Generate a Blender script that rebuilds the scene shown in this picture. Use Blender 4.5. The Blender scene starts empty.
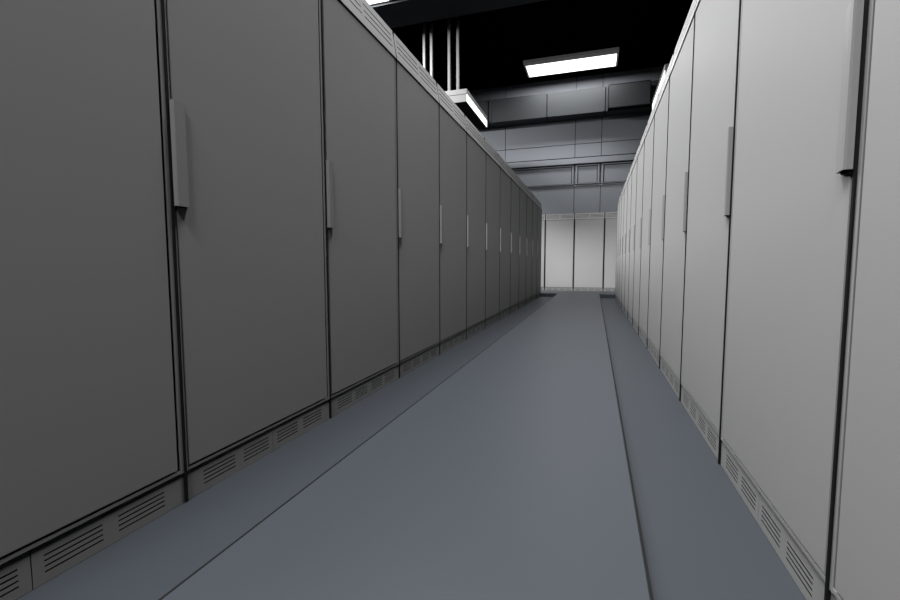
import bpy, bmesh, math
from mathutils import Matrix, Vector
C = bpy.context.scene.collection
SC = bpy.context.scene

# ------------------------------------------------------------------ materials
def mat(name, col, rough=.5, spec=.5, metal=0., noise=0., scale=6., stretch=None):
    m = bpy.data.materials.new(name); m.use_nodes = True
    nt = m.node_tree; b = nt.nodes['Principled BSDF']
    b.inputs['Base Color'].default_value = (*col, 1)
    b.inputs['Roughness'].default_value = rough
    b.inputs['Metallic'].default_value = metal
    b.inputs['Specular IOR Level'].default_value = spec
    if noise:
        tc = nt.nodes.new('ShaderNodeTexCoord'); n = nt.nodes.new('ShaderNodeTexNoise')
        mp = nt.nodes.new('ShaderNodeMapping')
        if stretch: mp.inputs['Scale'].default_value = stretch
        n.inputs['Scale'].default_value = scale; n.inputs['Detail'].default_value = 5
        r = nt.nodes.new('ShaderNodeMapRange')
        r.inputs['To Min'].default_value = 1 - noise; r.inputs['To Max'].default_value = 1 + noise
        mx = nt.nodes.new('ShaderNodeVectorMath'); mx.operation = 'SCALE'
        mx.inputs[0].default_value = col
        nt.links.new(tc.outputs['Object'], mp.inputs['Vector']); nt.links.new(mp.outputs['Vector'], n.inputs['Vector'])
        nt.links.new(n.outputs['Fac'], r.inputs['Value']); nt.links.new(r.outputs['Result'], mx.inputs['Scale'])
        nt.links.new(mx.outputs['Vector'], b.inputs['Base Color'])
    return m
def emit(name, col, s):
    m = bpy.data.materials.new(name); m.use_nodes = True
    nt = m.node_tree; nt.nodes.clear()
    e = nt.nodes.new('ShaderNodeEmission'); o = nt.nodes.new('ShaderNodeOutputMaterial')
    e.inputs['Color'].default_value = (*col, 1); e.inputs['Strength'].default_value = s
    nt.links.new(e.outputs[0], o.inputs[0]); return m

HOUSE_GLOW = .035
L_CEIL, L_SIDE = 3., 2.
DOOR = mat('grey_door_paint', (.56, .56, .56), .55, .25, noise=.012, scale=3)
DOOR_LIT = mat('lit_end_door_paint', (.78, .78, .78), .55, .25, noise=.012, scale=3)  # door paint lightened to stand in for stronger light on the end row
FRAME = mat('grey_frame_paint', (.53, .53, .53), .5, .3)
VENT = mat('grey_vent_paint', (.62, .62, .62), .5, .3)
GRIP = mat('grey_handle_plastic', (.50, .50, .50), .45, .3)
EDGE = mat('charcoal_rubber', (.014, .014, .014), .7, .2)
BEAM = mat('grey_beam_paint', (.06, .063, .066), .7, .1)
BLACK = mat('black_gap', (.006, .006, .006), .9, .05)
SLOT = mat('slot_dark', (.02, .02, .02), .9, .05)
FLOOR = mat('blue_grey_floor', (.063, .072, .085), .5, .3, noise=.03, scale=2.)
DECK = mat('blue_grey_deck', (.073, .083, .098), .45, .35, noise=.02, scale=1.5)
WALL = mat('blue_grey_wall_panel', (.35, .372, .41), .6, .3, noise=.02, scale=2.)
DUCT = mat('dark_grey_duct_metal', (.046, .050, .053), .55, .3, noise=.02, scale=2.)
CEIL = mat('black_ceiling', (.0035, .0035, .0038), .95, .0)
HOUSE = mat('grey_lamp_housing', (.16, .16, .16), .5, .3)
WHITE = mat('white_lamp_housing', (.24, .24, .24), .5, .3)
ROD = mat('pale_steel_tube', (.20, .20, .20), .5, .3)
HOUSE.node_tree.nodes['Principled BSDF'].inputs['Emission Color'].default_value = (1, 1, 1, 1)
HOUSE.node_tree.nodes['Principled BSDF'].inputs['Emission Strength'].default_value = HOUSE_GLOW   # faint glow added to lift the unlit lamp housing
LAMP = emit('ceiling_lamp_glow', (1, 1, 1), L_CEIL)
SIDE = emit('pendant_side_glow', (1, 1, 1), L_SIDE)

# ------------------------------------------------------------------ helpers
def box(bm, x0, x1, y0, y1, z0, z1, mi=0, bevel=0.):
    vs = [bm.verts.new((x, y, z)) for z in (z0, z1) for y in (y0, y1) for x in (x0, x1)]
    fs = [(0, 2, 3, 1), (4, 5, 7, 6), (0, 1, 5, 4), (2, 6, 7, 3), (0, 4, 6, 2), (1, 3, 7, 5)]
    F = [bm.faces.new([vs[i] for i in f]) for f in fs]
    for f in F: f.material_index = mi
    if bevel:
        es = {e for f in F for e in f.edges}
        bmesh.ops.bevel(bm, geom=list(es), offset=bevel, segments=1, affect='EDGES', material=mi)
    return F
def obj(name, bm, mats, parent=None):
    bmesh.ops.recalc_face_normals(bm, faces=bm.faces[:])
    me = bpy.data.meshes.new(name); bm.to_mesh(me); bm.free()
    for m in (mats if isinstance(mats, (list, tuple)) else [mats]): me.materials.append(m)
    o = bpy.data.objects.new(name, me); C.objects.link(o)
    if parent: o.parent = parent
    return o
def bx(name, dims, m, parent=None, bevel=0.):
    bm = bmesh.new(); box(bm, *dims, bevel=bevel); return obj(name, bm, m, parent)
def tag(o, label, cat, group=None):
    o['label'] = label; o['category'] = cat
    if group: o['group'] = group
    return o
def thing(name, loc=(0, 0, 0), rz=0.):
    o = bpy.data.objects.new(name, None); C.objects.link(o)
    o.location = loc; o.rotation_euler = (0, 0, rz); o.empty_display_size = .1; return o
def struct(o):
    o['kind'] = 'structure'; return o
def copy_tree(o):
    r = o.copy(); C.objects.link(r)
    for ch in o.children:
        c = ch.copy(); C.objects.link(c); c.parent = r
        for g in ch.children:
            d = g.copy(); C.objects.link(d); d.parent = c
    return r
def cuts(lo, hi, edges):
    return sorted({lo, hi, *[e for p in edges for e in p]})
def panel(name, x0, x1, z0, z1, yf, yb, slots, m, parent, depth=.007):
    """sheet whose front (at y=yf, facing -y) has real recessed slots"""
    bm = bmesh.new()
    xs = cuts(x0, x1, [(s[0], s[1]) for s in slots]); zs = cuts(z0, z1, [(s[2], s[3]) for s in slots])
    V = {}
    def v(x, y, z):
        k = (round(x, 5), round(y, 5), round(z, 5))
        if k not in V: V[k] = bm.verts.new((x, y, z))
        return V[k]
    for i in range(len(xs) - 1):
        for k in range(len(zs) - 1):
            a, b_, c, d = xs[i], xs[i + 1], zs[k], zs[k + 1]
            mx, mz = (a + b_) / 2, (c + d) / 2
            hole = any(s[0] < mx < s[1] and s[2] < mz < s[3] for s in slots)
            if not hole:
                bm.faces.new([v(a, yf, c), v(b_, yf, c), v(b_, yf, d), v(a, yf, d)])
    for (a, b_, c, d) in slots:
        y2 = yf + depth
        q = [(a, c), (b_, c), (b_, d), (a, d)]
        f = bm.faces.new([v(x, y2, z) for x, z in q]); f.material_index = 1
        xi = [x for x in xs if a <= x <= b_]; zi = [z for z in zs if c <= z <= d]
        ring = [(x, c) for x in xi] + [(b_, z) for z in zi[1:]] + [(x, d) for x in xi[::-1][1:]] + [(a, z) for z in zi[::-1][1:-1]]
        front = [v(x, yf, z) for x, z in ring]
        for t in range(len(ring)):
            u = (t + 1) % len(ring)
            (xa, za), (xb, zb) = ring[t], ring[u]
            f = bm.faces.new([front[t], front[u], v(xb, y2, zb), v(xa, y2, za)]); f.material_index = 1
    # sides and back
    o4 = [(x0, z0), (x1, z0), (x1, z1), (x0, z1)]
    for t in range(4):
        (xa, za), (xb, zb) = o4[t], o4[(t + 1) % 4]
        bm.faces.new([bm.verts.new((xa, yf, za)), bm.verts.new((xb, yf, zb)), bm.verts.new((xb, yb, zb)), bm.verts.new((xa, yb, za))])
    bm.faces.new([bm.verts.new((x, yb, z)) for x, z in o4])
    me = bpy.data.meshes.new(name); bm.normal_update(); bm.to_mesh(me); bm.free()
    me.materials.append(m); me.materials.append(SLOT)
    o = bpy.data.objects.new(name, me); C.objects.link(o); o.parent = parent
    return o

# ------------------------------------------------------------------ cabinets
W, D, ZP, ZH, ZT = .8, .9, .095, 2.010, 2.182
GAPN, GAPF = .004, .007          # black joints at the door's sides
XN, XF = .017, .775              # door edges, handle side and hinge side
def make_cabinet(name, mirror, handle=True, GN=.003, XN=.014, XF=.775, GF=.008, s=.004, sv=.0033, pr=.0075):
    GAPN, GAPF = GN, GF
    t = thing(name)
    X = (lambda a, b_: (W - b_, W - a)) if mirror else (lambda a, b_: (a, b_))
    bm = bmesh.new(); box(bm, s, W - s, .024, D, .0, ZT - .002)
    obj('body', bm, FRAME, t)
    bm = bmesh.new()
    for a, b_ in ((s, XN - GAPN), (XF + GAPF, W - s)):
        x = X(a, b_); box(bm, x[0], x[1], -.0035, .022, ZP + .001, ZH - .004)
    x = X(XN - GAPN, XF + GAPF); box(bm, x[0], x[1], -.0035, .022, ZP + .003, ZP + .0125)
    obj('door_frame', bm, FRAME, t)
    bm = bmesh.new()
    x = X(XN - GAPN, XF + GAPF); box(bm, x[0], x[1], .013, .0235, ZP + .012, ZH - .001)
    box(bm, .0, s, .012, .6, .001, ZT - .006); box(bm, W - s, W, .012, .6, .001, ZT - .006)
    box(bm, s, W - s, .010, .0235, ZP - .004, ZP + .003)
    box(bm, s, W - s, .010, .0235, ZH - .004, ZH + .004)
    obj('seal', bm, BLACK, t)
    bm = bmesh.new()
    for a in (.0002, W - s + .0004): box(bm, a, a + s - .0006, -pr, .012, .002, ZH + .001)
    for a in (.0002, W - s + .0004):
        q = [box(bm, a, a + s - .0006, -.001, .019, ZH + .001, ZT - .001)]
        for v in {v for f in q[0] for v in f.verts}: v.co.y += .020 - .029 * (ZT - v.co.z) / .17
    obj('joint_strip', bm, EDGE, t)
    z0, z1 = ZP + .018, ZH - .007
    x = X(XN, XF)
    bm = bmesh.new(); box(bm, x[0], x[1], -.005, -.001, z0, z1)
    bmesh.ops.bevel(bm, geom=[e for e in bm.edges if all(v.co.y < -.004 for v in e.verts)], offset=.002, segments=1, affect='EDGES')
    door = obj('door' if handle else 'front_panel', bm, DOOR if handle else DOOR_LIT, t)
    bm = bmesh.new(); box(bm, x[0] + .0012, x[1] - .0012, -.001, .0125, z0 + .001, z1 - .001)
    obj('edge_strip', bm, EDGE, door)
    if handle:
        prof = [(.004, -.005), (.004, -.018), (.007, -.0215), (.018, -.0215), (.049, -.0145), (.049, -.005)]
        inn = [(.009, -.008), (.009, -.017), (.017, -.0185), (.042, -.013), (.042, -.008)]
        if mirror:
            prof = [(W - a, b_) for a, b_ in prof]; inn = [(W - a, b_) for a, b_ in inn]
        bm = bmesh.new()
        za, zb = .915, 1.222
        lo = [bm.verts.new((a, b_, za)) for a, b_ in prof]; hi = [bm.verts.new((a, b_, zb)) for a, b_ in prof]
        n = len(prof)
        for i in range(n): bm.faces.new([lo[i], lo[(i + 1) % n], hi[(i + 1) % n], hi[i]])
        for zz, ring, dz in ((za, lo, .03), (zb, hi, -.03)):
            il = [bm.verts.new((a, b_, zz)) for a, b_ in inn]; ip = [bm.verts.new((a, b_, zz + dz)) for a, b_ in inn]
            m_ = len(inn)
            es = [bm.edges.get((ring[i], ring[(i + 1) % n])) for i in range(n)] + [bm.edges.new((il[i], il[(i + 1) % m_])) for i in range(m_)]
            bmesh.ops.triangle_fill(bm, edges=es, use_beauty=True)
            for f in list(bm.faces):
                if set(f.verts) == set(il): bm.faces.remove(f)
            inside = [f for f in bm.faces if all(v in il for v in f.verts)]
            for f in inside: bm.faces.remove(f)
            for i in range(m_):
                f = bm.faces.new([il[i], il[(i + 1) % m_], ip[(i + 1) % m_], ip[i]]); f.material_index = 1
            f = bm.faces.new(ip); f.material_index = 1
        hx = (W - .051, W - .002) if mirror else (.002, .051)
        box(bm, hx[0], hx[1], -.0064, -.004, za - .002, zb + .002, 1)
        bmesh.ops.recalc_face_normals(bm, faces=bm.faces[:])
        obj('handle', bm, [GRIP, BLACK], door)
    h = .0012
    for half in (0, 1):
        o0 = half * W / 2; a, b_ = o0 + (s if half == 0 else h), o0 + W / 2 - (h if half == 0 else s)
        g = [(.025, .155), (.195, .33)]
        if half == 0: g = [(W / 2 - q, W / 2 - p_) for p_, q in g[::-1]]
        if mirror: pass
        sl = [(o0 + p_, o0 + q, z - .002, z + .002) for p_, q in g for z in (.066, .053, .0395, .026)]
        panel('plinth_panel', a, b_, .001, ZP - .0012, .0, .0235, sl, FRAME, t)
        g = (.016, .360) if half else (.040, .384)
        sl = [(o0 + g[0], o0 + g[1], z - sv, z + sv) for z in (2.139, 2.104, 2.069)]
        vp = panel('vent_panel', a, b_, ZH + .002, ZT, .0, .0235, sl, VENT, t)
        for v in vp.data.vertices: v.co.y += .020 - .029 * (ZT - v.co.z) / .17   # the vents lean back a little
    return t
ORD = ['nearest', 'second', 'third', 'fourth', 'fifth', 'sixth', 'seventh', 'eighth', 'ninth', 'tenth', 'eleventh', 'twelfth', 'last']
AX, BX, YL, YR, N = -1.202, .4605, 1.020, 1.030, 13
for side in (0, 1):
    proto = make_cabinet('switchgear_cabinet', mirror=bool(side))
    for k in range(N):
        o = proto if k == 0 else copy_tree(proto)
        if side == 0:
            o.location = (AX, YL + (k - 1) * W, 0); o.rotation_euler = (0, 0, math.pi / 2)
            row, tone, grp = 'shaded row beside the wide floor channel', 'dark grey', 'cabinets of the shaded row'
        else:
            o.location = (BX, YR + k * W, 0); o.rotation_euler = (0, 0, -math.pi / 2)
            row, tone, grp = 'brightly lit row facing the shaded cabinets', 'light grey', 'cabinets of the brightly lit row'
        w = ORD[k]
        if k in (0, N - 1): txt = f"{tone} cabinet {'nearest the camera' if k == 0 else 'farthest from the camera'} in the {row}"
        else: txt = f'{tone} cabinet, {w} from the camera in the {row}'
        tag(o, txt, 'cabinet', grp)
LE = 13.04
proto = make_cabinet('end_cabinet', mirror=False, handle=False, GN=.007, XN=.0205, XF=.7785, GF=.008, s=.0125, sv=.005, pr=.002)
ENDL = ['pale cabinet across the aisle end, wholly behind the shaded row',
        'pale cabinet across the aisle end, a sliver beside the shaded row',
        'pale cabinet across the aisle end, first whole one beside the shaded row',
        'pale cabinet across the aisle end, second whole one from the shaded row',
        'pale cabinet across the aisle end, partly cut off by the brightly lit row',
        ]
for k in range(1, 5):
    o = proto if k == 1 else copy_tree(proto)
    o.location = (-1.362 + (k - 2) * W, LE, 0)
    tag(o, ENDL[k], 'cabinet', 'cabinets across the end of the aisle')

# ------------------------------------------------------------------ setting
ZC, YW = 6.363, 14.3
XL, XR, YB = -7.6, 5.6, -4.2
struct(bx('floor', (XL, XR, YB, YW + .2, -.1, 0), FLOOR))
dk = struct(bx('floor_walkway', (-.800, .120, YB, 10.645, .0005, .080), DECK, bevel=.002))
struct(bx('floor_crossing', (AX - 3., BX + 3., 10.650, 11.90, .0005, .080), DECK, bevel=.002))
bm = bmesh.new()
box(bm, -.806, -.8, YB, 10.645, .001, .079); box(bm, .12, .126, YB, 10.645, .001, .079)
struct(obj('trim_1', bm, EDGE))
struct(bx('ceiling', (XL, XR, YB, YW + .2, ZC, ZC + .1), CEIL))
struct(bx('ceiling_beam', (XL, XR, 8.905, 9.80, 6.20, ZC), BEAM))
struct(bx('wall_left', (XL - .1, XL, YB, YW + .2, 0, ZC), WALL))
struct(bx('wall_right', (XR, XR + .1, YB, YW + .2, 0, ZC), WALL))
struct(bx('wall_front', (XL, XR, YB - .1, YB, 0, ZC), WALL))
# back wall: panels with open joints before a dark backing
bm = bmesh.new()
box(bm, XL, XR, YW + .02, YW + .2, 0, ZC, 1)
cols = [XL, -5.68, -4.91, -2.78, -.645, .115, 2.25, 3.01, XR]
rows = [0, 3.185, 3.965, 4.39, 5.80, ZC]
g = .007
for i in range(len(cols) - 1):
    for k in range(len(rows) - 1):
        box(bm, cols[i] + g, cols[i + 1] - g, YW, YW + .03, rows[k] + g, rows[k + 1] - g, 0, bevel=.004)
struct(obj('wall_back', bm, [WALL, SLOT]))
bm = bmesh.new(); box(bm, XL, XR, YW - .10, YW, 3.79, 3.955, 0, bevel=.004)
box(bm, XL, XR, YW - .012, YW, 3.955, 4.000, 1); box(bm, XL, XR, YW - .012, YW, 3.750, 3.79, 1)
struct(obj('trim_2', bm, [WALL, SLOT]))
bm = bmesh.new(); box(bm, XL, XR, YW - .02, YW, 3.13, 3.17, 0, bevel=.004)
struct(obj('trim_3', bm, WALL))
n = 0
for a, b_ in ((-4.83, -2.86), (-2.70, -.72), (-.555, .022), (.185, 2.17)):
    n += 1
    e = thing(f'window_{n}', (0, 0, 0)); struct(e)
    z0, z1 = 3.205, 3.725
    bm = bmesh.new()
    for q in ((a - .05, a, z0 - .02, z1 + .03), (b_, b_ + .05, z0 - .02, z1 + .03), (a, b_, z1, z1 + .03), (a, b_, z0 - .02, z0)):
        box(bm, q[0], q[1], YW - .05, YW, q[2], q[3], 0, bevel=.003)
    struct(obj('window_frame', bm, WALL, e))
    bm = bmesh.new(); box(bm, a + .02, b_ - .02, YW - .012, YW, z0 + .018, z1 - .018, 0)
    struct(obj('window_pane', bm, WALL, e))
    bm = bmesh.new(); box(bm, a, b_, YW - .006, YW, z0, z1, 0)
    struct(obj('window_gasket', bm, SLOT, e))

# ------------------------------------------------------------------ duct and box on the back wall
t = thing('air_duct', (0, YW, 5.12))
tag(t, 'long grey rectangular air duct along the back wall above the end cabinets', 'duct')
js = [-6.9, -5.0, -3.22, -1.45, .19, 2.0, 3.9]
for i in range(len(js) - 1):
    bx('duct_section', (js[i] + .013, js[i + 1] - .013, -.5, -.002, 0, .69), DUCT, t, bevel=.004)
bx('duct_core', (js[0], js[-1], -.47, -.004, .02, .67), SLOT, t)
bm = bmesh.new(); box(bm, -3.19, -3.13, -.54, -.5, .02, .70, 0, bevel=.003); obj('flange', bm, DUCT, t)
t = thing('ventilation_box', (.79, YW - .5, 5.10))
tag(t, 'grey sheet metal box fixed to the front of the air duct', 'ventilation box')
bx('casing', (-.53, .545, -.30, -.002, 0, .62), DUCT, t, bevel=.012)
bm = bmesh.new()
for q in ((-.53, .545, .615, .628), (-.53, .545, -.008, .005), (-.538, -.53, 0, .62), (.545, .553, 0, .62)): box(bm, q[0], q[1], -.306, -.05, q[2], q[3], 0)
obj('edge_band', bm, SLOT, t)

# ------------------------------------------------------------------ ceiling lights
def make_ceiling_light():
    t = thing('ceiling_light')
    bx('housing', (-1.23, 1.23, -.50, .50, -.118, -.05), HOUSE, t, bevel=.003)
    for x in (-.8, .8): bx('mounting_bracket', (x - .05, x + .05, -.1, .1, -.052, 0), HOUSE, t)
    fr = bmesh.new()
    box(fr, -1.20, 1.20, .298, .317, -.124, -.1185)
    obj('divider', fr, SLOT, t)
    bx('diffuser', (-1.185, 1.185, -.28, .298, -.123, -.1185), LAMP, t)
    bx('diffuser', (-1.185, 1.185, .317, .46, -.123, -.1185), LAMP, t)
    return t
CX = -.755
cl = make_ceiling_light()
LIGHTS = [(CX, 13.12, 85., 'bright rectangular ceiling light just in front of the back wall'),
          (CX - 4.63, 8.40, 700., 'ceiling light glimpsed above the shaded row, before the grey beam'),
          (CX - 2.65, 5.5, 115., 'added unseen ceiling light behind the shaded row, nearer than the grey beam'),  # unseen fixture added as key for the bright row and aisle end
          (CX - 2.65, -1.0, 90., 'added unseen ceiling light behind the shaded row, farther back than the camera'),  # unseen fixture added to brighten the near doors of the bright row
          (CX, 2.3, 300., 'added unseen ceiling light straight above the walkway, ahead of the camera'),  # unseen fixture added to light the walkway and shaded doors
          (CX, -2.8, 310., 'added unseen ceiling light straight above the walkway, behind the camera')]  # unseen fixture added to fill camera-facing sides and the near floor
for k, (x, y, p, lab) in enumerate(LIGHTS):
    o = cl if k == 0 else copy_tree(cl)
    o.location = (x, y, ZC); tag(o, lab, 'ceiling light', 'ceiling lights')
    ld = bpy.data.lights.new('ceiling_lamp', 'AREA'); ld.shape = 'RECTANGLE'; ld.size = 2.3; ld.size_y = .565
    ld.energy = p
    lo = bpy.data.objects.new('ceiling_lamp', ld); C.objects.link(lo); lo.location = (x, y + .008, ZC - .126)

# ------------------------------------------------------------------ pendant luminaires
def make_pendant(sgn):
    """local x=0 is the glowing side, the box extends away from the aisle"""
    t = thing('pendant_light')
    X = lambda a, b_: (-b_ * sgn, -a * sgn) if sgn > 0 else (a, b_)
    w = 1.10
    bx('housing', (*X(.012, w), 0, 2.0, 0, .165), WHITE, t, bevel=.003)
    bx('lid', (*X(.004, w + .008), -.006, 2.006, .171, .285), WHITE, t, bevel=.003)
    bx('joint', (*X(.02, w - .01), .008, 1.992, .160, .175), SLOT, t)
    bx('side_lens', (*X(.0, .012), .004, 1.996, .004, .165), SIDE, t)
    bx('base_plate', (*X(.02, w - .01), .01, 1.99, -.006, .001), BLACK, t)
    for y in (.06,):
        for a in ((.235, .445, .88, 1.06) if sgn > 0 else (.88, 1.06)):
            x = X(a - .03, a + .03)
            bx('rod', (x[0], x[1], y - .03, y + .03, .283, ZC - 4.475), ROD, t, bevel=.004)
    return t
p1 = make_pendant(1); p1.location = (-2.86, 10.1, 4.475)
tag(p1, 'white box light on square rods hanging above the shaded row', 'pendant light', 'pendant lights')
p2 = make_pendant(-1); p2.location = (1.25, 10.15, 4.475)
tag(p2, 'white box light peeking over the top of the brightly lit row', 'pendant light', 'pendant lights')

# ------------------------------------------------------------------ world, camera, colour
wd = bpy.data.worlds.new('world'); SC.world = wd; wd.use_nodes = True
wd.node_tree.nodes['Background'].inputs[0].default_value = (0, 0, 0, 1)
f = 444.774
rt = Vector((.951278, .308330, -.001386)); up = Vector((-.022590, .074177, .996989)); bk = Vector((.307504, -.948383, .077528))
cd = bpy.data.cameras.new('camera'); cam = bpy.data.objects.new('camera', cd); C.objects.link(cam)
cd.sensor_fit = 'HORIZONTAL'; cd.sensor_width = 36; cd.lens = f / 900 * 36; cd.clip_start = .02
M = Matrix((rt, up, bk)).transposed().to_4x4(); M.translation = Vector((0, 0, .737)); cam.matrix_world = M
SC.camera = cam
SC.cycles.diffuse_bounces = 0; SC.cycles.glossy_bounces = 1; SC.cycles.max_bounces = 2
SC.view_settings.view_transform = 'Standard'; SC.view_settings.look = 'None'
SC.view_settings.exposure = 0; SC.view_settings.gamma = 1; SC.view_settings.use_curve_mapping = False
